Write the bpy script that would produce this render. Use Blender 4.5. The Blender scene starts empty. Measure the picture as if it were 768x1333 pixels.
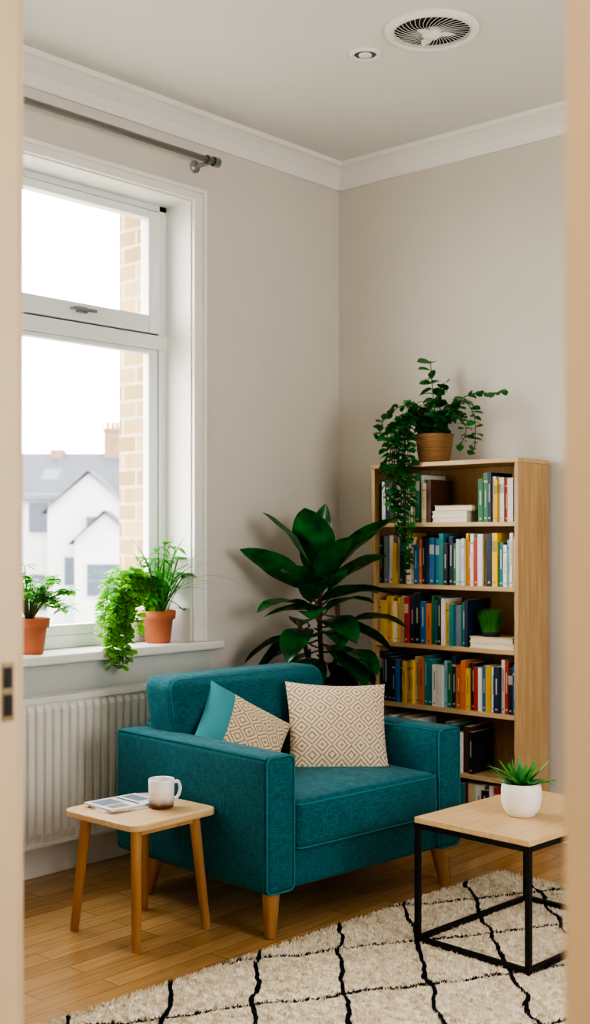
import bpy, math, random
from mathutils import Vector, Matrix, noise
random.seed(7)
S = bpy.context.scene
COL = S.collection

def lin(h):
    h = h.lstrip('#'); out = []
    for i in (0, 2, 4):
        c = int(h[i:i+2], 16)/255
        out.append(c/12.92 if c <= 0.04045 else ((c+0.055)/1.055)**2.4)
    return tuple(out)+(1,)

# ------------------------------------------------------------ materials
def new_mat(name):
    m = bpy.data.materials.new(name); m.use_nodes = True
    nt = m.node_tree; b = nt.nodes['Principled BSDF']
    return m, nt, b

def N(nt, t, **kw):
    n = nt.nodes.new(t)
    for k, v in kw.items(): setattr(n, k, v)
    return n

def math_n(nt, op, a, b=None):
    n = nt.nodes.new('ShaderNodeMath'); n.operation = op
    for i, v in enumerate((a, b)):
        if v is None: continue
        if isinstance(v, (int, float)): n.inputs[i].default_value = v
        else: nt.links.new(v, n.inputs[i])
    return n.outputs[0]

def simple(name, c, rough=0.6, metal=0.0, var=0.06, scale=8.0, bump=0.0, bscale=60.0, c2=None, stretch=None, spec=0.5, sheen=0):
    m, nt, b = new_mat(name)
    tc = N(nt, 'ShaderNodeTexCoord'); mp = N(nt, 'ShaderNodeMapping')
    nt.links.new(tc.outputs['Object'], mp.inputs[0])
    if stretch: mp.inputs['Scale'].default_value = stretch
    no = N(nt, 'ShaderNodeTexNoise'); no.inputs['Scale'].default_value = scale; no.inputs['Detail'].default_value = 4
    nt.links.new(mp.outputs[0], no.inputs[0])
    cr = N(nt, 'ShaderNodeValToRGB'); c = lin(c)
    if c2: a = c; d = lin(c2)
    else:
        a = tuple(max(0, x*(1-var)) for x in c[:3])+(1,); d = tuple(min(1, x*(1+var)) for x in c[:3])+(1,)
    cr.color_ramp.elements[0].color = a; cr.color_ramp.elements[1].color = d
    cr.color_ramp.elements[0].position = .3; cr.color_ramp.elements[1].position = .7
    nt.links.new(no.outputs[0], cr.inputs[0]); nt.links.new(cr.outputs[0], b.inputs['Base Color'])
    b.inputs['Roughness'].default_value = rough; b.inputs['Metallic'].default_value = metal
    b.inputs['Specular IOR Level'].default_value = spec
    if sheen: b.inputs['Sheen Weight'].default_value = sheen
    if bump:
        n2 = N(nt, 'ShaderNodeTexNoise'); n2.inputs['Scale'].default_value = bscale
        nt.links.new(mp.outputs[0], n2.inputs[0])
        bp = N(nt, 'ShaderNodeBump'); bp.inputs['Strength'].default_value = bump; bp.inputs['Distance'].default_value = .004
        nt.links.new(n2.outputs[0], bp.inputs['Height']); nt.links.new(bp.outputs[0], b.inputs['Normal'])
    return m

def leafmat(name, c1, c2, rough=0.4, trans=0.25):
    m = simple(name, c1, rough, c2=c2, scale=14)
    nt = m.node_tree; b = nt.nodes['Principled BSDF']; out = nt.nodes['Material Output']
    tr = N(nt, 'ShaderNodeBsdfTranslucent'); mx = N(nt, 'ShaderNodeMixShader')
    cr = [n for n in nt.nodes if n.type == 'VALTORGB'][0]
    nt.links.new(cr.outputs[0], tr.inputs[0]); mx.inputs[0].default_value = trans
    nt.links.new(b.outputs[0], mx.inputs[1]); nt.links.new(tr.outputs[0], mx.inputs[2]); nt.links.new(mx.outputs[0], out.inputs[0])
    return m

def fabric(name, c, c2):
    m, nt, b = new_mat(name)
    tc = N(nt, 'ShaderNodeTexCoord')
    n1 = N(nt, 'ShaderNodeTexNoise'); n1.inputs['Scale'].default_value = 330; n1.inputs['Detail'].default_value = 2
    mp = N(nt, 'ShaderNodeMapping'); mp.inputs['Scale'].default_value = (1, 1, .12)
    nt.links.new(tc.outputs['Object'], mp.inputs[0]); nt.links.new(mp.outputs[0], n1.inputs[0])
    n3 = N(nt, 'ShaderNodeTexNoise'); n3.inputs['Scale'].default_value = 330; n3.inputs['Detail'].default_value = 2
    mp3 = N(nt, 'ShaderNodeMapping'); mp3.inputs['Scale'].default_value = (.12, .12, 1)
    nt.links.new(tc.outputs['Object'], mp3.inputs[0]); nt.links.new(mp3.outputs[0], n3.inputs[0])
    av = math_n(nt, 'MULTIPLY', math_n(nt, 'ADD', n1.outputs[0], n3.outputs[0]), .5)
    cr = N(nt, 'ShaderNodeValToRGB'); cr.color_ramp.elements[0].color = lin(c); cr.color_ramp.elements[1].color = lin(c2)
    cr.color_ramp.elements[0].position = .35; cr.color_ramp.elements[1].position = .65
    nt.links.new(av, cr.inputs[0]); nt.links.new(cr.outputs[0], b.inputs['Base Color'])
    bp = N(nt, 'ShaderNodeBump'); bp.inputs['Strength'].default_value = .3; bp.inputs['Distance'].default_value = .001
    nt.links.new(av, bp.inputs['Height'])
    n5 = N(nt, 'ShaderNodeTexNoise'); n5.inputs['Scale'].default_value = 6; n5.inputs['Detail'].default_value = 2; nt.links.new(tc.outputs['Object'], n5.inputs[0])
    b5 = N(nt, 'ShaderNodeBump'); b5.inputs['Strength'].default_value = .4; b5.inputs['Distance'].default_value = .02
    nt.links.new(n5.outputs[0], b5.inputs['Height']); nt.links.new(b5.outputs[0], bp.inputs['Normal'])
    nt.links.new(bp.outputs[0], b.inputs['Normal'])
    b.inputs['Roughness'].default_value = .8; b.inputs['Sheen Weight'].default_value = .08; b.inputs['Specular IOR Level'].default_value = .25
    return m

def wood(name, c1, c2, stretch=(3, 3, .4), rough=.45, scale=9):
    return simple(name, c1, rough, c2=c2, scale=scale, stretch=stretch, bump=.1, bscale=40)

M_wall = simple('wall_paint', 'D8D2C9', .9, var=.015, scale=3, bump=.05, bscale=150)
M_ceil = simple('ceiling_paint', 'DEDEDB', .9, var=.01, scale=3)
M_white = simple('white_gloss_paint', 'ECEAE6', .4, var=.015, scale=4)
M_upvc = simple('window_white', 'E8EBEB', .3, var=.01)
M_cream = simple('door_cream_paint', 'CDBA9A', .5, var=.03, scale=5)
M_rad = simple('radiator_enamel', 'E8E6E0', .35, var=.01)
M_chrome = simple('brushed_metal', 'A6AAAA', .38, metal=.75, var=.03)
M_black = simple('black_metal', '141414', .45, metal=.4, var=.1)
M_teal = fabric('teal_fabric', '00434C', '066C76')
M_pipe = simple('teal_piping', '107078', .8, var=.05)
M_leg = wood('beech_leg', 'BA8A58', 'D2A672', (4, 4, .5))
M_oak = wood('oak_veneer', 'AE8C5E', 'C2A276', (6, 6, .5))
M_oakx = wood('oak_shelf', 'BA986A', 'CEB084', (.6, 6, 6))
M_back = wood('oak_back', 'B8925F', 'C7A475', (6, 6, .5), .7)
M_top = wood('light_wood_top', 'CAA678', 'DABA8E', (8, .8, 8), .4)
M_terra = simple('terracotta', 'B86C4C', .8, var=.1, scale=20)
M_soil = simple('soil', '2B1D14', 1, var=.3, scale=80, bump=.6)
M_wh = simple('white_ceramic', 'EEECE6', .35, var=.01)
M_leafdark = leafmat('leaf_dark', '0C3A1C', '22702F', .2, .18)
M_leafmid = leafmat('leaf_mid', '185A2A', '3A8A40', .38, .22)
M_leaflight = leafmat('leaf_light', '5AAA2C', '92D050', .45, .45)
M_leaffresh = leafmat('leaf_fresh', '358C30', '62B24A', .42, .4)
M_leafblue = leafmat('leaf_succulent', '2F7A42', '5AA565', .4, .1)
M_stem = simple('plant_stem', '4C5A2A', .6, var=.2)
M_bark = simple('plant_bark', '5B4632', .8, var=.2)

def wicker():
    m, nt, b = new_mat('wicker')
    tc = N(nt, 'ShaderNodeTexCoord'); w = N(nt, 'ShaderNodeTexWave'); w.bands_direction = 'Z'
    w.inputs['Scale'].default_value = 38; w.inputs['Distortion'].default_value = 1.5; w.inputs['Detail Scale'].default_value = 30
    nt.links.new(tc.outputs['Object'], w.inputs[0])
    cr = N(nt, 'ShaderNodeValToRGB'); cr.color_ramp.elements[0].color = lin('A5764A'); cr.color_ramp.elements[1].color = lin('D4A674')
    nt.links.new(w.outputs[0], cr.inputs[0]); nt.links.new(cr.outputs[0], b.inputs['Base Color'])
    bp = N(nt, 'ShaderNodeBump'); bp.inputs['Distance'].default_value = .004; nt.links.new(w.outputs[0], bp.inputs['Height'])
    nt.links.new(bp.outputs[0], b.inputs['Normal']); b.inputs['Roughness'].default_value = .7
    return m
M_wicker = wicker()

def floor_mat():
    m, nt, b = new_mat('oak_floorboards')
    tc = N(nt, 'ShaderNodeTexCoord'); sp = N(nt, 'ShaderNodeSeparateXYZ'); cb = N(nt, 'ShaderNodeCombineXYZ')
    nt.links.new(tc.outputs['Object'], sp.inputs[0]); nt.links.new(sp.outputs[1], cb.inputs[0]); nt.links.new(sp.outputs[0], cb.inputs[1])
    br = N(nt, 'ShaderNodeTexBrick'); br.inputs['Scale'].default_value = 1
    br.inputs['Brick Width'].default_value = .55; br.inputs['Row Height'].default_value = .075
    br.inputs['Mortar Size'].default_value = .0012; br.inputs['Color1'].default_value = lin('A88254'); br.inputs['Color2'].default_value = lin('C29C6A')
    br.inputs['Mortar'].default_value = lin('785634'); br.offset = .37
    nt.links.new(cb.outputs[0], br.inputs[0])
    mp = N(nt, 'ShaderNodeMapping'); mp.inputs['Scale'].default_value = (2, 26, 1); nt.links.new(cb.outputs[0], mp.inputs[0])
    no = N(nt, 'ShaderNodeTexNoise'); no.inputs['Scale'].default_value = 3; no.inputs['Detail'].default_value = 6; nt.links.new(mp.outputs[0], no.inputs[0])
    cr = N(nt, 'ShaderNodeValToRGB'); cr.color_ramp.elements[0].color = (.78, .74, .68, 1); cr.color_ramp.elements[1].color = (1.05, 1.03, 1, 1)
    cr.color_ramp.elements[0].position = .3; cr.color_ramp.elements[1].position = .7
    nt.links.new(no.outputs[0], cr.inputs[0])
    mx = N(nt, 'ShaderNodeMix'); mx.data_type = 'RGBA'; mx.blend_type = 'MULTIPLY'; mx.inputs[0].default_value = 1
    nt.links.new(br.outputs[0], mx.inputs[6]); nt.links.new(cr.outputs[0], mx.inputs[7]); nt.links.new(mx.outputs[2], b.inputs['Base Color'])
    b.inputs['Roughness'].default_value = .25
    return m

def brick_mat():
    m, nt, b = new_mat('stock_brick')
    tc = N(nt, 'ShaderNodeTexCoord'); sp = N(nt, 'ShaderNodeSeparateXYZ'); cb = N(nt, 'ShaderNodeCombineXYZ')
    nt.links.new(tc.outputs['Object'], sp.inputs[0])
    nt.links.new(math_n(nt, 'ADD', sp.outputs[0], sp.outputs[1]), cb.inputs[0]); nt.links.new(sp.outputs[2], cb.inputs[1])
    br = N(nt, 'ShaderNodeTexBrick'); br.inputs['Scale'].default_value = 1
    br.inputs['Brick Width'].default_value = .17; br.inputs['Row Height'].default_value = .072; br.inputs['Mortar Size'].default_value = .007
    br.inputs['Color1'].default_value = lin('A68A60'); br.inputs['Color2'].default_value = lin('C4AA80'); br.inputs['Mortar'].default_value = lin('C8BCA6')
    nt.links.new(cb.outputs[0], br.inputs[0]); nt.links.new(br.outputs[0], b.inputs['Base Color']); b.inputs['Roughness'].default_value = .9
    return m

def glass_mat():
    m, nt, b = new_mat('window_glass')
    t = N(nt, 'ShaderNodeBsdfTransparent'); g = N(nt, 'ShaderNodeBsdfGlossy'); g.inputs['Roughness'].default_value = .02
    mx = N(nt, 'ShaderNodeMixShader'); mx.inputs[0].default_value = .04
    nt.links.new(t.outputs[0], mx.inputs[1]); nt.links.new(g.outputs[0], mx.inputs[2]); nt.links.new(mx.outputs[0], nt.nodes['Material Output'].inputs[0])
    return m

def rug_mat():
    m, nt, b = new_mat('berber_wool')
    tc = N(nt, 'ShaderNodeTexCoord')
    nd = N(nt, 'ShaderNodeTexNoise'); nd.inputs['Scale'].default_value = 6; nd.inputs['Detail'].default_value = 3
    nt.links.new(tc.outputs['Object'], nd.inputs[0])
    sp = N(nt, 'ShaderNodeSeparateXYZ'); nt.links.new(tc.outputs['Object'], sp.inputs[0])
    wob = math_n(nt, 'MULTIPLY', math_n(nt, 'SUBTRACT', nd.outputs[0], .5), .07)
    def fam(cx, cy, off, spc):
        t = math_n(nt, 'ADD', math_n(nt, 'MULTIPLY', sp.outputs[0], cx), math_n(nt, 'MULTIPLY', sp.outputs[1], cy))
        t = math_n(nt, 'ADD', t, wob); t = math_n(nt, 'ADD', t, -off + 10*spc)
        t = math_n(nt, 'DIVIDE', t, spc); t = math_n(nt, 'FRACT', math_n(nt, 'ADD', t, .5))
        t = math_n(nt, 'ABSOLUTE', math_n(nt, 'SUBTRACT', t, .5))
        return math_n(nt, 'LESS_THAN', t, .0064/spc)
    k = math_n(nt, 'MAXIMUM', fam(.74, .66, -.065, .232), fam(.866, -.5, 1.95, .33))
    n2 = N(nt, 'ShaderNodeTexNoise'); n2.inputs['Scale'].default_value = 45; nt.links.new(tc.outputs['Object'], n2.inputs[0])
    cr = N(nt, 'ShaderNodeValToRGB'); cr.color_ramp.elements[0].color = lin('D2C4AB'); cr.color_ramp.elements[1].color = lin('EDE3D0')
    cr.color_ramp.elements[0].position = .3; cr.color_ramp.elements[1].position = .6
    nt.links.new(n2.outputs[0], cr.inputs[0])
    mx = N(nt, 'ShaderNodeMix'); mx.data_type = 'RGBA'; nt.links.new(k, mx.inputs[0]); nt.links.new(cr.outputs[0], mx.inputs[6]); mx.inputs[7].default_value = lin('1E222C')
    nt.links.new(mx.outputs[2], b.inputs['Base Color']); b.inputs['Roughness'].default_value = 1; b.inputs['Specular IOR Level'].default_value = .1
    return m

def pillow_mat(two):
    m, nt, b = new_mat('pillow_pattern' + ('_two_tone' if two else ''))
    tc = N(nt, 'ShaderNodeTexCoord'); sp = N(nt, 'ShaderNodeSeparateXYZ'); nt.links.new(tc.outputs['Object'], sp.inputs[0])
    def tri(o, s):
        f = math_n(nt, 'FRACT', math_n(nt, 'ADD', math_n(nt, 'MULTIPLY', o, s), 10.5))
        return math_n(nt, 'ABSOLUTE', math_n(nt, 'SUBTRACT', f, .5))
    d = math_n(nt, 'ADD', tri(sp.outputs[0], 14.5), tri(sp.outputs[1], 14.5))
    band = math_n(nt, 'FRACT', math_n(nt, 'MULTIPLY', d, 4.0))
    k = math_n(nt, 'LESS_THAN', band, .42)
    no = N(nt, 'ShaderNodeTexNoise'); no.inputs['Scale'].default_value = 160; nt.links.new(tc.outputs['Object'], no.inputs[0])
    k = math_n(nt, 'MULTIPLY', k, math_n(nt, 'ADD', no.outputs[0], .15))
    mx = N(nt, 'ShaderNodeMix'); mx.data_type = 'RGBA'; nt.links.new(k, mx.inputs[0])
    mx.inputs[6].default_value = lin('DCCBB0' if two else 'E0D0B8'); mx.inputs[7].default_value = lin('76562F' if two else '7A5C38'); out = mx.outputs[2]
    if two:
        k2 = math_n(nt, 'LESS_THAN', sp.outputs[0], -.075)
        m2 = N(nt, 'ShaderNodeMix'); m2.data_type = 'RGBA'; nt.links.new(k2, m2.inputs[0]); nt.links.new(out, m2.inputs[6]); m2.inputs[7].default_value = lin('4A8E96'); out = m2.outputs[2]
    nt.links.new(out, b.inputs['Base Color']); b.inputs['Roughness'].default_value = .95; b.inputs['Specular IOR Level'].default_value = .15
    n4 = N(nt, 'ShaderNodeTexNoise'); n4.inputs['Scale'].default_value = 300; nt.links.new(tc.outputs['Object'], n4.inputs[0])
    bp = N(nt, 'ShaderNodeBump'); bp.inputs['Distance'].default_value = .003; bp.inputs['Strength'].default_value = .5
    nt.links.new(n4.outputs[0], bp.inputs['Height']); nt.links.new(bp.outputs[0], b.inputs['Normal'])
    return m

def book_mat():
    m, nt, b = new_mat('book_covers')
    a = N(nt, 'ShaderNodeVertexColor'); a.layer_name = 'Col'
    tc = N(nt, 'ShaderNodeTexCoord'); no = N(nt, 'ShaderNodeTexNoise'); no.inputs['Scale'].default_value = 40; nt.links.new(tc.outputs['Object'], no.inputs[0])
    mx = N(nt, 'ShaderNodeMix'); mx.data_type = 'RGBA'; mx.blend_type = 'MULTIPLY'; mx.inputs[0].default_value = .15
    nt.links.new(a.outputs[0], mx.inputs[6]); nt.links.new(no.outputs[0], mx.inputs[7]); nt.links.new(mx.outputs[2], b.inputs['Base Color'])
    b.inputs['Roughness'].default_value = .5
    return m

# ------------------------------------------------------------ mesh builder
class MB:
    def __init__(s): s.v = []; s.f = []; s.m = []; s.s = []; s.c = []
    def add(s, vs, fs, mat=0, smooth=False, col=(1, 1, 1, 1), M=None):
        o = len(s.v)
        for p in vs:
            p = Vector(p); s.v.append(M @ p if M else p)
        for f in fs:
            s.f.append(tuple(i+o for i in f)); s.m.append(mat); s.s.append(smooth); s.c.append(col)
    def box(s, x0, x1, y0, y1, z0, z1, mat=0, col=(1, 1, 1, 1), M=None):
        vs = [(x, y, z) for x in (x0, x1) for y in (y0, y1) for z in (z0, z1)]
        s.add(vs, [(0, 1, 3, 2), (4, 6, 7, 5), (0, 4, 5, 1), (2, 3, 7, 6), (0, 2, 6, 4), (1, 5, 7, 3)], mat, False, col, M)
    def rbox(s, c, h, r, bulge=(0, 0, 0), k=3, m=8, mat=0, M=None, warp=None):
        ax = []
        for a in range(3):
            l = [-h[a]+r*i/k for i in range(k+1)]; inner = h[a]-r
            l += [-inner+2*inner*i/m for i in range(1, m)]; l += [h[a]-r+r*i/k for i in range(k+1)]
            ax.append(l)
        idx = {}; vs = []; fs = []
        def vid(q):
            key = tuple(round(x, 5) for x in q)
            if key in idx: return idx[key]
            core = [max(-(h[a]-r), min(h[a]-r, q[a])) for a in range(3)]
            d = Vector([q[a]-core[a] for a in range(3)]); L = d.length
            p = Vector(core) + (d/L*r if L > 1e-9 else Vector((0, 0, 0)))
            o = p.copy()
            for a in range(3):
                b, e = (a+1) % 3, (a+2) % 3
                o[a] += bulge[a]*(p[a]/h[a])*max(0, 1-(q[b]/h[b])**2)**.7*max(0, 1-(q[e]/h[e])**2)**.7
            if warp: o = warp(o)
            idx[key] = len(vs); vs.append(o+Vector(c)); return idx[key]
        for a in range(3):
            b, e = (a+1) % 3, (a+2) % 3
            for sg in (-1, 1):
                for i in range(len(ax[b])-1):
                    for j in range(len(ax[e])-1):
                        qs = []
                        for (ii, jj) in ((i, j), (i+1, j), (i+1, j+1), (i, j+1)):
                            q = [0, 0, 0]; q[a] = sg*h[a]; q[b] = ax[b][ii]; q[e] = ax[e][jj]; qs.append(vid(q))
                        if sg < 0: qs.reverse()
                        fs.append(tuple(qs))
        s.add(vs, fs, mat, True, M=M)
    def lathe(s, prof, c=(0, 0, 0), n=32, mat=0, M=None, smooth=True):
        vs = []; fs = []
        for r, z in prof:
            for i in range(n):
                a = 2*math.pi*i/n; vs.append((c[0]+r*math.cos(a), c[1]+r*math.sin(a), c[2]+z))
        for k in range(len(prof)-1):
            for i in range(n):
                j = (i+1) % n; fs.append((k*n+i, k*n+j, (k+1)*n+j, (k+1)*n+i))
        s.add(vs, fs, mat, smooth, M=M)
    def tube(s, pts, r, n=8, mat=0, closed=False, M=None):
        pts = [Vector(p) for p in pts]; L = len(pts); vs = []; fs = []
        prev = None
        for i, p in enumerate(pts):
            if closed: t = pts[(i+1) % L]-pts[i-1]
            else: t = pts[min(i+1, L-1)]-pts[max(i-1, 0)]
            t.normalize()
            if prev is None:
                up = Vector((0, 0, 1)) if abs(t.z) < .9 else Vector((1, 0, 0)); prev = t.cross(up).normalized()
            a = (prev - t*prev.dot(t)).normalized(); prev = a; b = t.cross(a)
            rr = r[i] if isinstance(r, (list, tuple)) else r
            for k in range(n):
                an = 2*math.pi*k/n; vs.append(p+a*rr*math.cos(an)+b*rr*math.sin(an))
        rng = L if closed else L-1
        for i in range(rng):
            for k in range(n):
                j = (k+1) % n; i2 = (i+1) % L
                fs.append((i*n+k, i*n+j, i2*n+j, i2*n+k))
        if not closed:
            fs.append(tuple(range(n))); fs.append(tuple(range((L-1)*n, L*n)))
        s.add(vs, fs, mat, True, M=M)
    def leaf(s, p, az, el, L, W, droop=.6, n=6, roll=0, fold=.2, mat=0, kind='ovate', lim=None, wave=0):
        p = Vector(p); side0 = Vector((-math.sin(az), math.cos(az), 0)); vs = []; fs = []
        js = (-1, -.55, 0, .55, 1)
        for i in range(n+1):
            t = i/n
            if kind == 'ovate': w = max(0, math.sin(math.pi*min(1, t**.8)))**.75
            elif kind == 'lance': w = max(0, math.sin(math.pi*t**.65))
            elif kind == 'spike': w = (1-t)**.7*(.6+.4*min(1, t*3))
            else: w = max(0, math.sin(math.pi*t))**.5
            w = max(w, .02)*W/2
            d = Vector((math.cos(el)*math.cos(az), math.cos(el)*math.sin(az), math.sin(el)))
            side = Matrix.Rotation(roll, 3, d) @ side0; nr = d.cross(side).normalized()
            for j in js:
                q = p+side*w*j+nr*(fold*w*abs(j)+wave*w*math.sin(t*14+j*2))
                if lim: q = Vector((max(q.x, lim[0]), min(q.y, lim[1]), q.z))
                vs.append(q)
            p = p + d*L/n; el -= droop/n
        for i in range(n):
            for k in range(4):
                a = i*5+k; fs.append((a, a+1, a+6, a+5))
        s.add(vs, fs, mat, True)
        return p
    def build(s, name, mats, parent=None, loc=(0, 0, 0), rot=(0, 0, 0), bevel=0, cols=False, mw=None):
        me = bpy.data.meshes.new(name); me.from_pydata([tuple(v) for v in s.v], [], s.f)
        for m in mats: me.materials.append(m)
        me.polygons.foreach_set('material_index', s.m); me.polygons.foreach_set('use_smooth', s.s)
        if cols:
            ca = me.color_attributes.new('Col', 'FLOAT_COLOR', 'CORNER'); buf = []
            for p, c in zip(me.polygons, s.c): buf += list(c)*p.loop_total
            ca.data.foreach_set('color', buf)
        me.update(); ob = bpy.data.objects.new(name, me); COL.objects.link(ob)
        if parent: ob.parent = parent
        if mw is not None: ob.matrix_world = mw
        else: ob.location = loc; ob.rotation_euler = rot
        if bevel:
            bv = ob.modifiers.new('bevel', 'BEVEL'); bv.width = bevel; bv.segments = 2; bv.limit_method = 'ANGLE'
        return ob

def empty(name, loc=(0, 0, 0), rot=(0, 0, 0)):
    e = bpy.data.objects.new(name, None); e.location = loc; e.rotation_euler = rot; e.empty_display_size = .1; COL.objects.link(e); return e

def catmull(P, n=8):
    P = [Vector(p) for p in P]; Q = [P[0]*2-P[1]]+P+[P[-1]*2-P[-2]]; out = []
    for i in range(1, len(Q)-2):
        for k in range(n):
            t = k/n; a, b, c, d = Q[i-1], Q[i], Q[i+1], Q[i+2]
            out.append(.5*((2*b)+(c-a)*t+(2*a-5*b+4*c-d)*t*t+(3*b-a-3*c+d)*t**3))
    out.append(P[-1]); return out

def rad(d): return d*math.pi/180

# ------------------------------------------------------------ room shell
H = 2.95
XE = 4.3
fl = MB(); fl.box(-.2, XE+.15, -6.0, .15, -.12, 0); fl.build('floor', [floor_mat()])
ce = MB(); ce.box(-.35, XE+.15, -6.0, .15, H, H+.12); ce.build('ceiling', [M_ceil])

WY0, WY1 = -2.55, -.944     # window reveal opening
WZ0, WZ1 = .765, 2.61
w = MB()
w.box(-.2, 0, WY1, .0, 0, H); w.box(-.2, 0, -3.3, WY0, 0, H)
w.box(-.2, 0, WY0, WY1, 0, WZ0); w.box(-.2, 0, WY0, WY1, WZ1, H)
w.box(-.35, -.2, -1.035, .15, -5, H, 1); w.box(-.35, -.2, -6, -2.45, -5, H, 1)
w.box(-.35, -.2, -2.45, -1.035, -5, .80, 1); w.box(-.35, -.2, -2.45, -1.035, 2.65, H, 1)
w.build('wall_west', [M_wall, brick_mat()])
w = MB(); w.box(-.2, XE+.15, 0, .15, 0, H); w.build('wall_north', [M_wall])
EY0, EY1, EZ0, EZ1 = -2.6, -1.2, .85, 2.25
w = MB()   # east wall; its unseen window opening is added for soft fill light
w.box(XE, XE+.15, -3.3, EY0, 0, H); w.box(XE, XE+.15, EY1, 0, 0, H)
w.box(XE, XE+.15, EY0, EY1, 0, EZ0); w.box(XE, XE+.15, EY0, EY1, EZ1, H); w.build('wall_east', [M_wall])
DX0, DX1, DZ = 2.150, 3.082, 2.12
w = MB(); t = .03
w.box(-.2, DX0-t, -3.4, -3.3, 0, H); w.box(DX1+t, XE+.15, -3.4, -3.3, 0, H); w.box(DX0-t, DX1+t, -3.4, -3.3, DZ+t, H)
w.build('wall_south', [M_wall])
# hallway behind the doorway
w = MB(); w.box(1.5, 1.6, -6, -3.4, 0, H); w.box(XE, XE+.15, -6, -3.4, 0, H); w.box(1.5, XE+.15, -6.1, -6, 0, H); w.build('wall_hallway', [M_wall])

d = MB()
d.box(DX0-t, DX0, -3.4, -3.3, 0, DZ+t); d.box(DX1, DX1+t, -3.4, -3.3, 0, DZ+t); d.box(DX0, DX1, -3.4, -3.3, DZ, DZ+t)
for (y0, y1) in ((-3.415, -3.4), (-3.3, -3.285)):
    d.box(DX0-.075, DX0-.008, y0, y1, 0, DZ+.075); d.box(DX1+.008, DX1+.075, y0, y1, 0, DZ+.075); d.box(DX0-.075, DX1+.075, y0, y1, DZ+.008, DZ+.075)
d.box(DX0, DX0+.0015, -3.328, -3.308, .965, 1.048, 1)
d.box(DX0+.0015, DX0+.003, -3.325, -3.311, .972, 1.003, 2); d.box(DX0+.0015, DX0+.003, -3.325, -3.311, 1.012, 1.042, 2)
d.build('door_1', [M_cream, simple('strike_brass', '7A6A50', .4, metal=.8), M_black], bevel=.001)

# crown moulding
prof = [(0, -.10), (.012, -.10), (.018, -.085), (.03, -.06), (.055, -.035), (.075, -.022), (.09, -.018), (.095, 0), (0, 0)]
def crown(name, axis, a0, a1, sgn):
    mb = MB(); vs = []
    for a in (a0, a1):
        for (o, z) in prof:
            vs.append((o, a, H+z) if axis == 'y' else (a, sgn*o, H+z))
    n = len(prof); mb.add(vs, [(i, (i+1) % n, n+(i+1) % n, n+i) for i in range(n)]); mb.build(name, [M_white])
crown('trim_1', 'y', -3.3, 0, 1); crown('trim_2', 'x', 0, XE, -1)
def bb(name, x0, x1, y0, y1, dx, dy):
    mb = MB(); mb.box(x0, x1, y0, y1, 0, .135)
    mb.box(x0, x1-dx, y0+dy, y1, .135, .16); mb.build(name, [M_white], bevel=.003)
bb('baseboard_west', 0, .018, -3.3, 0, .008, 0); bb('baseboard_north', .018, XE, -.018, 0, 0, .008)

# window
win = empty('window_1')
f = MB(); X0, X1 = -.2, -.150
f.box(X0, X1, WY1-.045, WY1, .80, WZ1); f.box(X0, X1, WY0, WY0+.045, .80, WZ1)
f.box(X0, X1, WY0, WY1, WZ1-.03, WZ1); f.box(X0, X1, WY0, WY1, .80, .85)
f.box(X0, X1+.006, WY0, WY1, 2.005, 2.065)
f.build('frame', [M_upvc], win, bevel=.004)
f = MB(); X2 = X1+.014
a0, a1 = WY0+.05, WY1-.05
f.box(X0+.01, X2, a1-.062, a1, 2.07, 2.575); f.box(X0+.01, X2, a0, a0+.062, 2.07, 2.575)
f.box(X0+.01, X2, a0+.062, a1-.062, 2.54, 2.575); f.box(X0+.01, X2, a0+.062, a1-.062, 2.07, 2.142)
f.box(X0+.01, X1, a1-.05, a1, .85, 2.005); f.box(X0+.01, X1, a0, a0+.05, .85, 2.005)
f.box(X0+.01, X1, a0+.05, a1-.05, 1.985, 2.005); f.box(X0+.01, X1, a0+.05, a1-.05, .85, .89)
f.build('sash', [M_upvc], win, bevel=.006)
f = MB(); f.box(X0+.005, X1-.012, a1, a1+.006, .85, WZ1-.03); f.box(X0+.005, X1-.012, a0+.05, a1-.05, WZ1-.034, WZ1-.030); f.box(X0+.005, X1-.005, a0, a1, 2.0655, 2.070); f.build('gasket', [simple('rubber_gasket', '3C4040', .7)], win)
f = MB(); f.box(-.182, -.178, a0+.04, a1-.04, .87, 1.99); f.box(-.172, -.168, a0+.05, a1-.05, 2.12, 2.55); f.build('glass', [glass_mat()], win)
f = MB(); f.box(X2, X2+.012, -1.43, -1.38, 2.10, 2.125); f.box(X2+.012, X2+.022, -1.46, -1.34, 2.107, 2.120); f.build('handle', [simple('handle_metal', '8A8E8E', .4, metal=.6)], win, bevel=.003)
f = MB(); f.box(-.155, 0, WY0, WY1, .765, .80); f.box(0, .05, WY0-.14, -.80, .765, .80); f.build('window_sill', [M_white], win, bevel=.008)
f = MB(); f.box(-.15, 0, WY1-.006, WY1, .80, WZ1); f.box(-.15, 0, WY0, WY0+.006, .80, WZ1); f.box(-.15, 0, WY0+.006, WY1-.006, WZ1-.006, WZ1); f.build('reveal_lining', [M_white], win)
f = MB()
f.box(0, .018, WY1, -.879, .80, 2.66); f.box(0, .018, WY0-.065, WY0, .80, 2.66); f.box(0, .018, WY0, WY1, WZ1, 2.66)
f.box(.018, .028, -.897, -.879, .80, 2.66); f.box(.018, .028, WY0-.065, -.897, 2.642, 2.66)
f.build('architrave', [M_white], win, bevel=.004)
f = MB(); f.box(0, .012, WY0-.1, -.845, .16, .765); f.build('apron_panel', [simple('apron_paint', 'C8CCC6', .8, var=.01)], win, bevel=.002)

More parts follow.
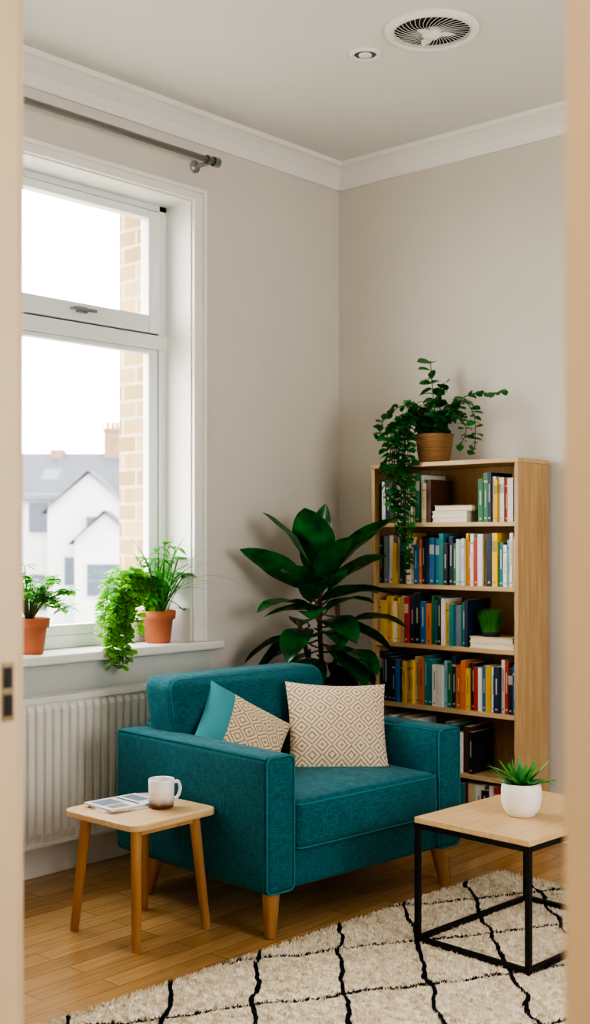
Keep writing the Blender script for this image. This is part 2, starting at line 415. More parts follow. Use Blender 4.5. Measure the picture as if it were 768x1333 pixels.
fill_win = empty('east_fill_window')  # frame of the added east window, out of view, there for fill
f = MB(); f.box(XE+.02, XE+.08, EY0, EY1, EZ0, EZ0+.06); f.box(XE+.02, XE+.08, EY0, EY1, EZ1-.06, EZ1)
for y in (EY0, (EY0+EY1)/2-.03, EY1-.06): f.box(XE+.02, XE+.08, y, y+.06, EZ0+.06, EZ1-.06)
f.build('frame', [M_upvc], fill_win, bevel=.004)

# curtain rod
r = MB(); r.tube([(.085, -2.75, 2.762), (.085, -.90, 2.762)], .012, 16); r.tube([(.085, -.905, 2.762), (.085, -.875, 2.762)], .02, 16)
for y in (-.93, -2.6):
    r.tube([(0, y, 2.75), (.085, y, 2.75)], .008, 10); r.tube([(0.0, y, 2.75), (.008, y, 2.75)], .025, 16); r.tube([(.085, y-.012, 2.762), (.085, y+.012, 2.762)], .018, 16)
r.build('curtain_rod', [M_chrome])

# radiator
rd = empty('radiator')
g = MB(); y0, y1, z0, z1 = -2.45, -1.02, .13, .66
PR = [(0, 0), (.16, 0), (.24, .016), (.74, .016), (.82, 0)]
NR = int((y1-y0)/.036); pt = (y1-y0)/NR; vs = []; fs = []; rows = []
for i in range(NR):
    for (ph, o) in PR: rows.append((y0+pt*(i+ph), o))
rows.append((y1, 0))
for (y, o) in rows:
    for (z, kk) in ((z0+.012, 0), (z0+.045, 1), (z1-.05, 1), (z1-.022, 0)): vs.append((.088+o*kk, y, z))
for i in range(len(rows)-1):
    for k in range(3): a = i*4+k; fs.append((a, a+4, a+5, a+1))
g.add(vs, fs, 0)
g.box(.05, .084, y0, y1, z0, z1-.022); g.box(.045, .104, y0-.008, y0, z0, z1); g.box(.045, .104, y1, y1+.008, z0, z1)
g.box(.084, .100, y0, y1, z1-.022, z1); g.box(.045, .053, y0, y1, z1-.022, z1); g.box(.084, .100, y0, y1, z0, z0+.012)
y = y0
while y < y1: g.box(.05, .086, y, y+.004, z1-.006, z1-.001); y += .016
g.build('panel', [M_rad], rd)
g = MB(); g.tube([(.075, -1.0, .17), (.075, -.985, .17), (.075, -.985, 0)], .009, 10); g.tube([(.075, -.985, .14), (.075, -.985, .2)], .018, 12)
g.box(.012, .05, -2.3, -2.27, .2, .6); g.box(.012, .05, -1.15, -1.12, .2, .6); g.build('pipe_and_bracket', [M_rad], rd)

# ------------------------------------------------------------ armchair
ch = empty('armchair', (.326, -1.617, 0), (0, 0, rad(-5)))
a = MB()
for s0 in (0, .80): a.rbox((.40, s0+.06, .35), (.40, .06, .21), .022, (0.0, .006, .004))
a.rbox((.40, .46, .20), (.385, .35, .06), .015)
a.rbox((.045, .46, .36), (.043, .345, .21), .02)
a.build('body', [M_teal], ch)
tl = math.tan(rad(8))
a = MB(); a.rbox((.50, .46, .333), (.31, .336, .078), .03, (.012, .0, .016), m=14); a.build('seat_cushion', [M_teal], ch)
a = MB(); BCX, BCZ = .165, .560
def lean2(o): o = o.copy(); o.x -= o.z*tl*1.6; return o
a.rbox((BCX, .450, BCZ), (.095, .366, .180), .045, (.035, .004, .004), m=14, warp=lean2); a.build('back_cushion', [M_teal], ch)
# piping
a = MB()
def rrect(hy, hz, cy, cz, r, fn):
    pts = []
    for (sy, sz, st) in ((1, 1, 0), (-1, 1, 90), (-1, -1, 180), (1, -1, 270)):
        for k in range(6):
            an = rad(st+18*k); pts.append(fn(cy+sy*(hy-r)+r*math.cos(an)*1, cz+sz*(hz-r)+r*math.sin(an)))
    return pts
for s0 in (.06, .86): a.tube(rrect(.056, .207, s0, .35, .02, lambda y, z: Vector((.796, y, z))), .0035, 6, closed=True)
for zz in (.40, .266): a.tube(rrect(.307, .332, .50, .46, .03, lambda x, y: Vector((x, y, zz))), .0035, 6, closed=True)
def bcf(off):
    def fn(y, z):
        x = off-(z-BCZ)*tl*1.6; return Vector((BCX+x, y, z))
    return fn
for off in (.07, -.07): a.tube(rrect(.359, .173, .450, BCZ, .04, bcf(off)), .0038, 6, closed=True)
for y in (0.004, .116, .804, .916):   # arm top seams
    a.tube([(.02, y, .5535), (.79, y, .5535)], .003, 6)
a.build('piping', [M_pipe], ch)
a = MB()
for (x, y, ox, oy) in ((.745, .065, .02, -.02), (.745, .855, .02, .02), (.16, .065, -.03, -.02), (.16, .855, -.03, .02)):
    a.tube([(x, y, .145), (x+ox, y+oy, 0)], [.029, .018], 16)
a.build('legs', [M_leg], ch)

# ------------------------------------------------------------ pillows
def pillow(name, c, az, tilt, roll, h, T, mat):
    mb = MB(); n = 30; vs = []; fs = []
    def P(i, j, sg):
        u = -1+2*i/n; v = -1+2*j/n
        x = h*u*(1-.07*(1-v*v)*abs(u)); y = h*v*(1-.07*(1-u*u)*abs(v))
        t = T*((1-u**4)*(1-v**4))**.5*(.55+.45*(1-u*u)*(1-v*v))
        t += .003*math.sin(9*u+5*v)*(1-u*u)*(1-v*v)
        return (x, y, sg*t)
    for sg in (1, -1):
        o = len(vs)
        for i in range(n+1):
            for j in range(n+1): vs.append(P(i, j, sg))
        for i in range(n):
            for j in range(n):
                q = (o+i*(n+1)+j, o+(i+1)*(n+1)+j, o+(i+1)*(n+1)+j+1, o+i*(n+1)+j+1)
                fs.append(q if sg > 0 else q[::-1])
    mb.add(vs, fs, 0, True)
    nz = Vector((math.cos(tilt)*math.cos(az), math.cos(tilt)*math.sin(az), math.sin(tilt)))
    sx = Vector((-math.sin(az), math.cos(az), 0)); up = nz.cross(sx)
    R = Matrix((sx, up, nz)).transposed() @ Matrix.Rotation(roll, 3, 'Z')
    mb.build(name, [mat], mw=Matrix.Translation(c) @ R.to_4x4())
pillow('throw_pillow', Vector((.845, -1.022, .532)), rad(-38), rad(28), rad(-3), .186, .066, pillow_mat(False))
pillow('throw_pillow', Vector((.700, -1.375, .528)), rad(-12), rad(32), rad(-36), .168, .070, pillow_mat(True))

# ------------------------------------------------------------ bookcase
BX0, BX1, BY0, BY1, BH = .395, 1.123, -.256, -.02, 1.54
k = MB(); th = .018
k.box(BX0, BX0+th, BY0, BY1, 0, BH-th); k.box(BX1-th, BX1, BY0, BY1, 0, BH-th)
k.box(BX0-.003, BX1+.003, BY0-.004, BY1, BH-th, BH, 1)
SH = [1.289, 1.031, .782, .527, .270, .06]
for z in SH: k.box(BX0+th, BX1-th, BY0+.004, BY1-.008, z-th, z, 1)
k.box(BX0+th, BX1-th, BY0+.02, BY0+.035, 0, .042, 1)
k.box(BX0+th, BX1-th, BY1-.008, BY1-.002, .0, BH-th, 2)
k.build('bookcase', [M_oak, M_oakx, M_back], bevel=.0015)

bk = MB()
def shade(c, k_): return tuple(min(1, x*k_) for x in c[:3])+(1,)
PAGE = lin('E6DCC6')
def book_up(x, z, t_, h, dep, c, yf):
    M_ = Matrix.Translation((x, 0, z))
    bk.box(0.0007, t_-.0007, yf, yf+dep, 0, h, 0, c, M_)
    bk.box(.003, t_-.003, yf+.004, yf+dep-.002, h-.002, h+.0004, 0, PAGE, M_)
    L = sum(c[:3])/3
    lc = tuple(.55*a_+.45*b_ for a_, b_ in zip(lin('F0E8D0'), c)) if L < .3 else tuple(.55*a_+.45*b_ for a_, b_ in zip(lin(random.choice(['2A3440', '7A2A20', '1E5560', '444444'])), c))
    st = random.random()
    if st < .4: bk.box(t_*.38, t_*.62, yf-.0006, yf, h*.4, h*random.uniform(.7, .88), 0, lc, M_)
    elif st < .6:
        bk.box(.001, t_-.001, yf-.0006, yf, h*.8, h*.84, 0, lc, M_); bk.box(t_*.4, t_*.6, yf-.0006, yf, h*.3, h*.65, 0, lc, M_)
    elif st < .7: bk.box(.001, t_-.001, yf-.0006, yf, h*.65, h*.85, 0, lc, M_)
    if st < .8: bk.box(t_*.3, t_*.7, yf-.0006, yf, h*.06, h*.10, 0, lc, M_)
PAL = dict(k='1C2028', n='18304E', b='2A6CA8', t='12838A', g='2C7A4A', w='EEEAE0', c='E0CCA2', y='F0C030', o='E07A28', r='C0382A', l='8CBCCC', s='6C7E88', m='5A3824', p='D8A8A0')
def row(z, x0, x1, seq, hmin=.165, hmax=.215):
    ts = [random.uniform(.014, .028) for _ in seq]; sc = (x1-x0)/sum(ts); x = x0
    for ch_, t_ in zip(seq, ts):
        t_ *= sc; c = shade(lin(PAL[ch_]), random.uniform(.85, 1.12))
        book_up(x, z, t_, random.uniform(hmin, hmax), random.uniform(.13, .17), c, -.238+random.uniform(0, .018)); x += t_
def stack(z, x0, L, cols, jit=.01):
    for c in cols:
        t_ = random.uniform(.02, .028); xo = x0+random.uniform(-jit, jit); l = L*random.uniform(.88, 1)
        cc = lin(PAL[c]) if len(c) == 1 else lin(c)
        bk.box(xo, xo+l, -.235, -.085, z, z+t_*.15, 0, cc); bk.box(xo, xo+l, -.235, -.085, z+t_*.85, z+t_, 0, cc)
        bk.box(xo+.003, xo+l-.002, -.232, -.088, z+t_*.15, z+t_*.85, 0, PAGE if c != 'm' else cc); z += t_
    return z
row(SH[0], .416, .69, 'kwnmcwkwcgwcm')
stack(SH[0], .705, .185, ['E6D8BC', 'w', 'C8A078'])
row(SH[0], .918, 1.10, 'ggnwywrwk', .17, .2)
row(SH[1], .416, 1.10, 'kkswycnywcboknbttkngwlwyowrwynytwlwc')
row(SH[2], .416, .875, 'cyywycrnkbogtkwytstn')
zt = stack(SH[2], .882, .215, ['F0DDB8', 'E6CFA6'], .002)
row(SH[3], .416, 1.10, 'nknnkbgyyycottwwlgnooykrwbywnwrkb')
row(SH[4], .416, .90, 'knwmsckwnkckmsgwmk', .15, .2)
row(SH[5], .416, 1.02, 'rnwyowrcwyrrnowtrcwkwr', .14, .175)
bk.build('books', [book_mat()], cols=True)

# small grass plant on the shelf
gp = MB(); cx, cy = .955, -.188
gp.lathe([(0, 0), (.034, 0), (.038, .018), (.034, .018), (0, .016)], (cx, cy, zt), 20, 1)
for i in range(700):
    a_ = random.uniform(0, 6.28); r_ = .036*math.sqrt(random.random())
    gp.leaf((cx+r_*math.cos(a_), cy+r_*math.sin(a_), zt+.015), a_, rad(random.uniform(72, 92)), random.uniform(.075, .105), .0035, .15, 3, mat=0, kind='spike')
gp.build('potted_grass', [M_leaffresh, simple('dark_planter', '2A2A2A', .8)])

# ------------------------------------------------------------ trailing plant on bookcase
tp = empty('trailing_houseplant', (.64, -.135, BH))
p = MB(); p.lathe([(0, .001), (.062, .001), (.066, .01), (.080, .11), (.083, .125), (.076, .125), (.072, .105), (0, .105)], n=40); p.build('wicker_pot', [M_wicker], tp)
p = MB(); p.lathe([(.0735, .108), (0, .112)], n=24); p.build('soil', [M_soil], tp)
p = MB()
def vine(P, lw=.024, step=.016, mat=0, smat=1, r=.002, kind='round', n=10):
    pts = catmull(P, n); p.tube(pts, r, 5, smat)
    acc = 0
    for i in range(1, len(pts)):
        seg = (pts[i]-pts[i-1]); acc += seg.length
        if acc > step:
            acc = 0; base = math.atan2(seg.y, seg.x) if (abs(seg.x)+abs(seg.y)) > 1e-4 else random.uniform(0, 6.28)
            for sd in (-1, 1):
                az = base+sd*random.uniform(.8, 1.7); s_ = lw*random.uniform(.75, 1.25)
                p.leaf(pts[i], az, random.uniform(-.5, .5), s_*1.35, s_, .6, 4, roll=random.uniform(-.8, .8), fold=.15, mat=mat, kind=kind)
vine([(0, 0, .11), (.01, -.01, .2), (-.01, 0, .32), (-.02, 0, .43)], .042, .022)
vine([(0.02, 0, .11), (.05, -.02, .2), (.03, -.02, .28), (.05, -.01, .33)], .034)
vine([(0, 0, .11), (.10, -.02, .23), (.2, -.02, .28), (.3, -.03, .27), (.37, -.03, .285)], .022)
vine([(0.02, 0, .11), (.09, -.03, .22), (.18, -.05, .25), (.24, -.06, .18), (.25, -.07, .07), (.24, -.075, .03)], .028)
vine([(0.02, -.01, .11), (.07, -.05, .2), (.16, -.08, .2), (.22, -.09, .13), (.2, -.1, .06)], .026)
vine([(0, 0, .11), (-.06, -.03, .24), (-.13, -.06, .25), (-.19, -.1, .2), (-.21, -.11, .12)], .028)
for (dx, zb) in ((-.14, -.16), (-.10, -.30), (-.06, -.38), (-.045, -.47), (-.08, -.22), (-.02, -.33), (-.12, -.05), (-.05, -.12), (-.03, -.42), (-.11, -.24)):
    j = random.uniform(-.012, .012)
    vine([(-.03, -.01, .11), (-.06+j, -.06, .2), (dx*.9-.02, -.12, .16), (dx, -.148, .05), (dx+j, -.152, zb*.5), (dx+.005+j, -.15, zb)], .028, .018)
for i in range(24):
    a_ = random.uniform(0, 6.28); l = random.uniform(.08, .17)
    e = (math.cos(a_)*l, math.sin(a_)*min(l, .09), .11+random.uniform(.05, .18))
    vine([(0, 0, .105), (e[0]*.5, e[1]*.5, .2), e], .03, .017)
p.build('foliage', [M_leafmid, M_stem], tp)

# ------------------------------------------------------------ rubber plant in the corner
PX, PY = .36, -.53
rp = empty('potted_rubber_plant', (PX, PY, 0))
p = MB(); p.lathe([(0, .30), (.10, .30), (.105, .31), (.135, .60), (.142, .63), (.13, .63), (.125, .60), (0, .60)], n=36); p.build('pot', [simple('plum_pot', '3A2A30', .5, var=.1)], rp)
p = MB(); p.lathe([(0, .27), (.15, .27), (.15, .30), (0, .30)], n=32)
for a_ in (45, 135, 225, 315):
    c_, s_ = math.cos(rad(a_)), math.sin(rad(a_)); p.tube([(.1*c_, .1*s_, .27), (.14*c_, .14*s_, 0)], [.016, .012], 10)
p.build('plant_stand', [M_leg], rp)
p = MB(); p.lathe([(.127, .605), (0, .612)], n=24); p.build('soil', [M_soil], rp)
p = MB()
stems = [[(0, 0, .6), (-.02, .0, .8), (-.03, .01, .98), (-.02, .01, 1.12)], [(.03, 0, .6), (.05, .03, .78), (.04, .04, .95)], [(-.03, -.02, .6), (-.07, -.03, .75), (-.09, -.06, .88)]]
for st in stems: p.tube(catmull(st, 6), .010, 8, 1)
R0 = 41.9
LV = [ # z, azimuth relative to the wall diagonal, elevation, length, width, droop, roll
 (1.08, 168, 62, .32, .15, .5, .2), (1.10, -110, 72, .27, .16, .5, 0), (1.06, -15, 50, .38, .14, .4, -.3),
 (1.04, 90, 70, .30, .13, .3, 0), (1.02, 185, 38, .32, .11, .3, .9), (.98, -30, 22, .38, .11, .7, -.3), (1.0, -70, 40, .28, .12, .9, .2),
 (.96, -140, 20, .27, .12, .9, 0), (.98, 30, 25, .26, .12, .8, 0), (.94, 200, 15, .26, .11, .7, .3),
 (.92, -60, 5, .26, .12, .9, .2), (.90, -15, 0, .30, .11, .9, -.5), (.90, -110, -10, .24, .12, .8, 0),
 (.86, 175, -5, .28, .11, .8, .2), (.84, -150, -10, .30, .14, .9, .3), (.84, -40, -20, .26, .12, .7, .2), (.82, 10, -15, .25, .11, .8, 0),
 (.80, -90, -30, .22, .12, .6, 0), (.78, 40, -20, .22, .1, .7, 0), (.78, -20, -40, .24, .11, .5, .3), (.80, 150, -10, .22, .11, .8, 0),
 (1.12, 60, 80, .24, .10, .2, 0), (.9, 100, 10, .2, .11, .8, 0), (.75, -130, 0, .24, .13, 1.1, 0), (.95, -85, 50, .22, .10, .9, 0),
 (1.03, -50, 60, .26, .12, .5, -.2), (1.0, 10, 45, .30, .12, .6, -.5), (.99, -125, 48, .24, .12, .8, .3),
 (.93, -35, 35, .24, .11, 1.0, 0), (.92, -95, 25, .22, .12, 1.0, .2), (.86, -70, 15, .24, .12, 1.0, 0), (.80, -50, 0, .22, .12, .9, 0),
 (.88, -5, 25, .28, .12, 1.2, -.2), (.87, -162, -18, .28, .15, .8, .5), (.84, 0, -30, .26, .12, .5, -.3)]
for (z, ra, el, L, W, dr, ro) in LV:
    az = rad(R0+ra); el = rad(el); sx = -.02 if z > .98 else random.choice((.04, -.06, -.02))
    b0 = Vector((sx, .02 if sx > 0 else -.02, z-.04)); pl = .06
    b1 = b0+Vector((math.cos(az)*math.cos(el), math.sin(az)*math.cos(el), math.sin(el)))*pl
    p.tube([b0, (b0+b1)/2+Vector((0, 0, -.005)), b1], .004, 6, 1)
    p.leaf(b1, az, el, L, W*1.15, dr, 10, roll=ro, fold=.22, mat=0, kind='ovate', lim=(-PX+.02, -PY-.02), wave=.04)
p.build('foliage', [M_leafdark, M_bark], rp)

# ------------------------------------------------------------ window-sill plants
def terra(parent):
    q = MB(); q.lathe([(0, .0), (.046, .0), (.05, .004), (.062, .095), (.072, .097), (.074, .13), (.066, .132), (.063, .11), (0, .11)], n=36); q.build('terracotta_pot', [M_terra], parent)
    q = MB(); q.lathe([(.0635, .113), (0, .118)], n=24); q.build('soil', [M_soil], parent)
e1 = empty('potted_spider_plant', (-.066, -1.070, .80)); terra(e1)
p = MB()
for i in range(34):
    yy = random.uniform(-1, .8); xx = random.uniform(-.15, .8)
    az = math.atan2(yy, xx); L = random.uniform(.26, .46)
    b = (random.uniform(-.03, .03), random.uniform(-.03, .03), .112)
    p.leaf(b, az, rad(random.uniform(64, 84)), L, .015, random.uniform(.8, 2.2), 12, fold=.3, mat=1, kind='spike')
for i in range(38):
    yy = random.uniform(-.13, .11); zz = random.uniform(.17, .42)-abs(yy)*.6; xx = random.uniform(-.04, .08)
    p.tube(catmull([(0, 0, .11), (xx*.4, yy*.4, .17), (xx, yy, zz)], 5), .002, 5, 2)
    for q in range(3): p.leaf((xx, yy, zz), random.uniform(0, 6.28), random.uniform(-.2, .6), .065, .03, .9, 6, mat=1, kind='lance')
for i in range(26):   # light trailing mass spilling over the sill
    yy = random.uniform(-.38, -.20); zt_ = random.uniform(.14, .30); zb = random.uniform(-.08, .12); xx = random.uniform(.02, .12)
    if zb < .03: xx = max(xx, .128); yy = random.uniform(-.37, -.26)
    vine([(0, -.02, .11), (xx*.3, -.10, .22+random.uniform(-.03, .05)), (xx, yy*.85, zt_), (xx+.01, yy, (zt_+zb)/2), (xx+.012, yy+random.uniform(-.02, .02), zb)], .024, .015, 0, 2, .0012)
p.build('foliage', [M_leaflight, M_leaffresh, M_stem], e1)
e2 = empty('potted_herb', (-.066, -1.695, .80)); terra(e2)
p = MB()
for i in range(50):
    a_ = random.uniform(0, 6.28); l = random.uniform(.04, .17)
    e = (max(-.06, math.cos(a_)*l*.7), math.sin(a_)*l, random.uniform(.2, .35)-l*.3)
    p.tube(catmull([(0, 0, .11), (e[0]*.4, e[1]*.4, .19), e], 5), .0018, 5, 2)
    for q in range(5): p.leaf((e[0], e[1], e[2]), random.uniform(0, 6.28), random.uniform(-.3, .7), .046, .03, .8, 5, mat=random.choice((0, 1)), kind='ovate')
p.build('foliage', [M_leaflight, M_leaffresh, M_stem], e2)

# ------------------------------------------------------------ side table
TX, TY, TH = .733, -1.850, .38
st = empty('side_table', (TX, TY, 0))
def rrtop(hx, hy, r, z0, z1, mb, mat=0):
    pts = []
    for (sx, sy, s0) in ((1, 1, 0), (-1, 1, 90), (-1, -1, 180), (1, -1, 270)):
        for k_ in range(9):
            an = rad(s0+90*k_/8); pts.append((sx*(hx-r)+r*math.cos(an), sy*(hy-r)+r*math.sin(an)))
    n_ = len(pts); vs = [(x, y, z0) for x, y in pts]+[(x, y, z1) for x, y in pts]
    mb.add(vs, [tuple(range(n_))[::-1], tuple(range(n_, 2*n_))]+[(i, (i+1) % n_, n_+(i+1) % n_, n_+i) for i in range(n_)], mat)
t_ = MB(); rrtop(.178, .175, .045, TH-.02, TH, t_); t_.build('top', [M_top], st, bevel=.004)
t_ = MB()
for sx in (-1, 1):
    for sy in (-1, 1): t_.tube([(sx*.118, sy*.118, TH-.02), (sx*.148, sy*.143, 0)], [.0175, .0135], 16)
for sx in (-1, 1): t_.box(sx*.118-.008, sx*.118+.008, -.118, .118, TH-.045, TH-.02)
t_.build('legs', [M_leg], st)

mg = MB()
mg.lathe([(0, 0), (.032, 0), (.037, .004), (.040, .02), (.040, .05)], n=36, mat=1)
mg.lathe([(.040, .05), (.041, .088), (.0395, .091), (.037, .088), (.036, .02), (.03, .008), (0, .006)], n=36, mat=0)
mg.lathe([(.036, .075), (0, .075)], n=24, mat=2)
hp = catmull([(.038, 0, .075), (.058, 0, .075), (.066, 0, .052), (.056, 0, .028), (.038, 0, .024)], 6); mg.tube(hp, .0055, 8, 0)
def mug_glaze():
    m, nt, b = new_mat('mug_glaze'); tc = N(nt, 'ShaderNodeTexCoord'); sp = N(nt, 'ShaderNodeSeparateXYZ'); nt.links.new(tc.outputs['Object'], sp.inputs[0])
    no = N(nt, 'ShaderNodeTexNoise'); no.inputs['Scale'].default_value = 30; nt.links.new(tc.outputs['Object'], no.inputs[0])
    s_ = math_n(nt, 'ADD', sp.outputs[2], math_n(nt, 'MULTIPLY', no.outputs[0], .02)); s_ = math_n(nt, 'DIVIDE', s_, .05)
    cr = N(nt, 'ShaderNodeValToRGB'); cr.color_ramp.elements[0].color = lin('6A4430'); cr.color_ramp.elements[0].position = .4
    cr.color_ramp.elements[1].color = lin('E8E0D8'); cr.color_ramp.elements[1].position = .95
    nt.links.new(s_, cr.inputs[0]); nt.links.new(cr.outputs[0], b.inputs['Base Color']); b.inputs['Roughness'].default_value = .3; return m
mg.build('coffee_mug', [M_wh, mug_glaze(), simple('coffee', '2A1508', .1)], loc=(.775, -1.80, TH), rot=(0, 0, rad(75)))
mz = MB()
for i, c in enumerate(('E4E2DC', 'DCDEE0')):
    Mx = Matrix.Rotation(rad(-18+i*14), 4, 'Z')
    mz.box(-.075, .075, -.10, .10, i*.007, i*.007+.006, 0, lin(c), Mx)
Mx = Matrix.Rotation(rad(-4), 4, 'Z')
mz.box(-.06, .01, -.085, -.01, .013, .0134, 0, lin('6A7E90'), Mx); mz.box(-.06, .06, .01, .02, .013, .0134, 0, lin('333333'), Mx)
mz.box(.02, .06, -.085, -.02, .013, .0134, 0, lin('8A8478'), Mx); mz.box(-.06, .03, .035, .08, .013, .0134, 0, lin('7C8890'), Mx)
bmat = bpy.data.materials['book_covers']
mz.build('magazine', [bmat], loc=(.665, -1.86, TH), cols=True)

# ------------------------------------------------------------ coffee table
ct = empty('coffee_table', (1.672, -1.105, 0), (0, 0, rad(-3)))
hx, hy, b_, ZT = .197, .287, .0075, .385
q = MB(); q.box(-hx-.008, hx+.008, -hy-.008, hy+.008, ZT-.018, ZT); q.build('top', [M_top], ct, bevel=.002)
q = MB()
for sx in (-1, 1):
    for sy in (-1, 1): q.box(sx*hx-b_, sx*hx+b_, sy*hy-b_, sy*hy+b_, .010, ZT-.018)
for z in (.0185, ZT-.026):
    for sx in (-1, 1): q.box(sx*hx-b_, sx*hx+b_, -hy, hy, z-b_, z+b_)
    for sy in (-1, 1): q.box(-hx, hx, sy*hy-b_, sy*hy+b_, z-b_, z+b_)
q.build('frame', [M_black], ct)
su = empty('potted_succulent', (1.684, -1.16, ZT))
q = MB(); q.lathe([(0, 0), (.036, 0), (.042, .004), (.055, .025), (.061, .05), (.061, .078), (.058, .098), (.055, .101), (.052, .098), (.053, .085), (0, .085)], n=40); q.build('ceramic_pot', [M_wh], su)
q = MB(); q.lathe([(.053, .088), (0, .092)], n=24); q.build('soil', [M_soil], su)
q = MB()
for i in range(30):
    a_ = i*2.4; el = 80-i*2.5; L = .06+.04*min(1, i/14)
    q.leaf((.012*math.cos(a_), .012*math.sin(a_), .09), a_, rad(el), L*(1.2 if i % 4 == 0 else 1), .028, -.3 if i % 3 else .8, 7, fold=.45, mat=i % 2, kind='spike')
q.build('leaves', [M_leafblue, M_leaffresh], su)

# ------------------------------------------------------------ rug
rg = MB(); Rz = Matrix.Translation((1.14, -2.3, 0)) @ Matrix.Rotation(rad(-3), 4, 'Z')
RW, RL0, RL1 = 1.75, -.85, 1.74
vs = []; fs = []; nx, ny = 90, 130
for i in range(nx+1):
    for j in range(ny+1):
        x = RW*i/nx; y = RL0+(RL1-RL0)*j/ny
        e = (i in (0, nx)) or (j in (0, ny))
        vs.append(Rz @ Vector((x+random.uniform(-.004, .004), y+random.uniform(-.004, .004), .0015 if e else random.uniform(.007, .009))))
for i in range(nx):
    for j in range(ny): a_ = i*(ny+1)+j; fs.append((a_, a_+ny+1, a_+ny+2, a_+1))
for i in range(170000):
    x = random.uniform(-.006, RW+.006); y = random.uniform(RL0-.006, RL1+.006); a_ = random.uniform(0, 6.283); w_ = random.uniform(.003, .005)
    nz_ = noise.noise(Vector((x*60, y*60, 0))); nz2 = noise.noise(Vector((x*60, y*60, 9)))
    ca, sa = math.cos(a_)*w_, math.sin(a_)*w_; lx, ly = nz_*.011+random.uniform(-.004, .004), nz2*.011+random.uniform(-.004, .004); o = len(vs)
    vs.append(Rz @ Vector((x-ca, y-sa, .004))); vs.append(Rz @ Vector((x+ca, y+sa, .004))); vs.append(Rz @ Vector((x+lx+sa*.5, y+ly-ca*.5, .013+.006*nz_+random.uniform(0, .004))))
    fs.append((o, o+1, o+2))
rg.v = vs; rg.f = fs; rg.m = [0]*len(fs); rg.s = [False]*len(fs); rg.c = [0]*len(fs)
rg.build('rug', [rug_mat()])

# ------------------------------------------------------------ ceiling fittings
v = empty('ceiling_vent', (1.23, -.985, H))
q = MB(); q.lathe([(.16, 0), (.158, -.010), (.145, -.018), (.132, -.016), (.128, -.004), (.128, 0)], n=48)
q.lathe([(.03, -.003), (.034, -.02), (.02, -.03), (0, -.032)], n=24)
for i in range(40):
    a_ = 2*math.pi*i/40; pts = [((.03+.1*t/5)*math.cos(a_+.5*t/5), (.03+.1*t/5)*math.sin(a_+.5*t/5), -.012-.004*math.sin(t/5*3.14)) for t in range(6)]
    q.tube(pts, .0011, 5)
for i in range(3):
    a_ = 2*math.pi*i/3+.5; q.leaf((.02*math.cos(a_), .02*math.sin(a_), -.024), a_, 0, .06, .035, .1, 5, kind='ovate')
q.build('grille', [M_white], v)
q = MB(); q.lathe([(.128, -.001), (0, -.001)], n=40); q.build('duct_shade', [simple('vent_dark', '1E1C1A', .8)], v)  # flat disc; the dark of the vent recess is put into its colour
v = empty('recessed_spotlight', (.934, -.975, H))
q = MB(); q.lathe([(.058, 0), (.057, -.006), (.046, -.010), (.040, -.006), (.040, -.001)], n=40); q.lathe([(.024, -.004), (.022, -.009), (0, -.010)], n=32); q.build('ring', [M_white], v)
q = MB(); q.lathe([(.040, -.002), (.03, -.003), (.024, -.004)], n=32); q.build('lamp', [simple('lamp_grey', '5C5A56', .4, metal=.3)], v)

# ------------------------------------------------------------ exterior
gr = MB(); gr.box(-90, -.36, -60, 80, -5.2, -5.0); gr.build('street_ground', [simple('ground', '8F9284', .9, var=.1, scale=.5)])
M_rend = simple('render_white', 'A0A2A2', .9, var=.03, scale=1)
M_slate = simple('slate', '3C4048', .8, var=.15, scale=4)
M_chim = simple('chimney_brick', '78604C', .9, var=.15, scale=4)
M_hwin = simple('house_glass', '2E3A46', .3, var=.1)
hs = empty('terraced_house', (-28.8, 20.4, 0), (0, 0, rad(41.9)))
q = MB()
def gable_x(mb, x0, x1, y0, y1, ze, zr, mw, mr):
    ym = (y0+y1)/2; mb.box(x0, x1, y0, y1, -5, ze, mw)
    mb.add([(x0, y0, ze), (x0, y1, ze), (x0, ym, zr), (x1, y0, ze), (x1, y1, ze), (x1, ym, zr)], [(0, 1, 2), (3, 5, 4)], mw)
    o = .15; mb.add([(x0-o, y0-.3, ze-.2), (x1+o, y0-.3, ze-.2), (x1+o, ym, zr+.08), (x0-o, ym, zr+.08), (x0-o, y1+.3, ze-.2), (x1+o, y1+.3, ze-.2)], [(0, 1, 2, 3), (3, 2, 5, 4)], mr)
def gable_y(mb, x0, x1, y0, y1, ze, zr, mw, mr):
    xm = (x0+x1)/2; mb.box(x0, x1, y0, y1, -5, ze, mw)
    mb.add([(x0, y0, ze), (x1, y0, ze), (xm, y0, zr)], [(0, 1, 2)], mw)
    o = .2; mb.add([(x0-o, y0-.2, ze-.2), (xm, y0-.2, zr+.08), (xm, y1, zr+.08), (x0-o, y1, ze-.2), (x1+o, y0-.2, ze-.2), (x1+o, y1, ze-.2)], [(0, 1, 2, 3), (1, 4, 5, 2)], mr)
gable_x(q, -7, 3.2, 0, 5, 2.7, 4.15, 0, 1)
gable_y(q, -.35, 2.3, -1.6, 2.5, 2.2, 3.3, 0, 1)
gable_y(q, .7, 2.6, -2.6, -1.6, 1.2, 2.0, 0, 1)
q.box(.85, 1.4, 2.2, 2.9, 3.6, 5.0, 2); q.box(.8, 1.45, 2.15, 2.95, 5.0, 5.1, 2); q.box(-1.05, -.6, 2.2, 2.8, 3.6, 4.35, 2)
for x in (.95, 1.12, 1.28): q.tube([(x, 2.5, 5.1), (x, 2.5, 5.35)], .07, 8, 2)
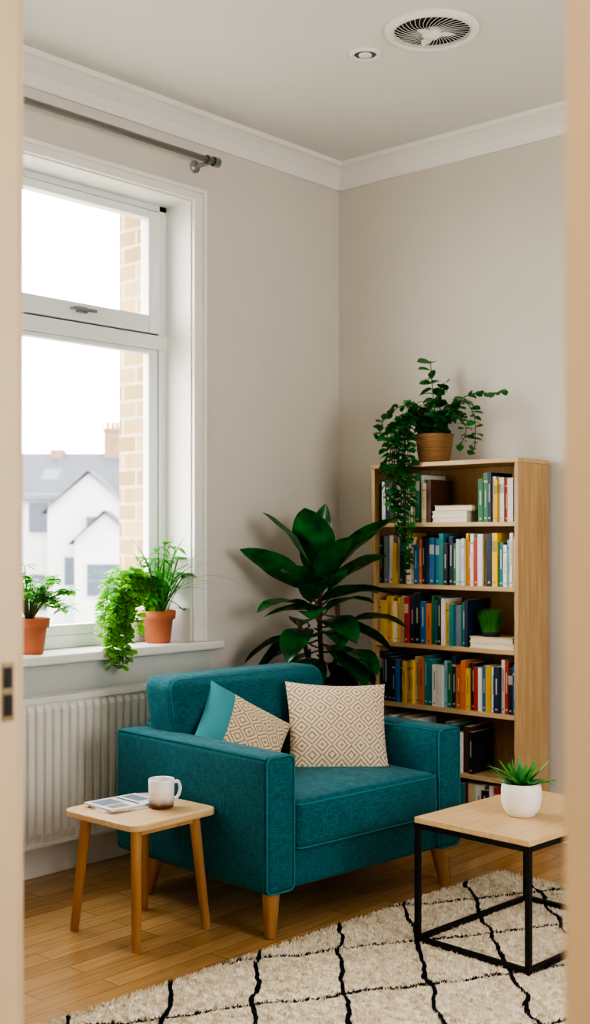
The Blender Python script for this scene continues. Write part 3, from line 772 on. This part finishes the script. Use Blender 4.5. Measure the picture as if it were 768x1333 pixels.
for (x0, x1, z0_, z1_, y_) in ((-1.3, -.65, 1.4, 2.4, -.02), (-3.2, -2.5, 1.4, 2.4, -.02), (.2, .65, -.3, .6, -1.62), (-1.3, -.65, -1.2, 0, -.02), (.9, 1.7, 1.0, 1.9, -1.61), (1.1, 2.1, -.6, .4, -2.62)):
    q.box(x0-.08, x1+.08, y_-.02, y_+.02, z0_-.08, z1_+.08, 0); q.box(x0, x1, y_-.05, y_, z0_, z1_, 3)
q.add([(-1.1, .85, 3.22), (-.5, .85, 3.22), (-.5, 1.5, 3.62), (-1.1, 1.5, 3.62)], [(0, 1, 2, 3)], 3)
q.build('house', [M_rend, M_slate, M_chim, M_hwin], hs)

# ------------------------------------------------------------ light
wd = bpy.data.worlds.new('overcast_sky'); S.world = wd; wd.use_nodes = True
bg = wd.node_tree.nodes['Background']; bg.inputs[0].default_value = (1, .985, .975, 1); bg.inputs[1].default_value = 6.2
def portal(loc, rot, sx, sy):
    l = bpy.data.lights.new('window_portal', 'AREA'); l.shape = 'RECTANGLE'; l.size = sx; l.size_y = sy
    try: l.cycles.is_portal = True
    except Exception: pass
    o = bpy.data.objects.new('window_portal', l); o.location = loc; o.rotation_euler = rot; COL.objects.link(o)
portal((-.36, (WY0+WY1)/2, 1.68), (0, rad(-90), 0), 1.9, 1.7)
portal((XE+.16, (EY0+EY1)/2, (EZ0+EZ1)/2), (0, rad(90), 0), 1.4, 1.4)
l = bpy.data.lights.new('hallway_fill_light', 'AREA'); l.shape = 'DISK'; l.size = .5; l.energy = 25; l.color = (1, .89, .75)  # added area light behind the camera, brightens the jambs and fills the room
o = bpy.data.objects.new('hallway_fill_light', l); o.location = (3.1, -4.9, 2.9); COL.objects.link(o)

# ------------------------------------------------------------ camera
cam = bpy.data.cameras.new('camera'); co = bpy.data.objects.new('camera', cam); COL.objects.link(co); S.camera = co
co.location = (3.59, -4.31, 1.226); co.rotation_euler = (rad(90), 0, rad(41.9))
cam.sensor_fit = 'AUTO'; cam.sensor_width = 36; cam.lens = 42.0; cam.shift_y = 33.5/1333
cam.dof.use_dof = True; cam.dof.focus_distance = 3.95; cam.dof.aperture_fstop = 3.5
S.view_settings.view_transform = 'AgX'
try: S.view_settings.look = 'AgX - High Contrast'
except Exception: pass
S.view_settings.exposure = 0.8
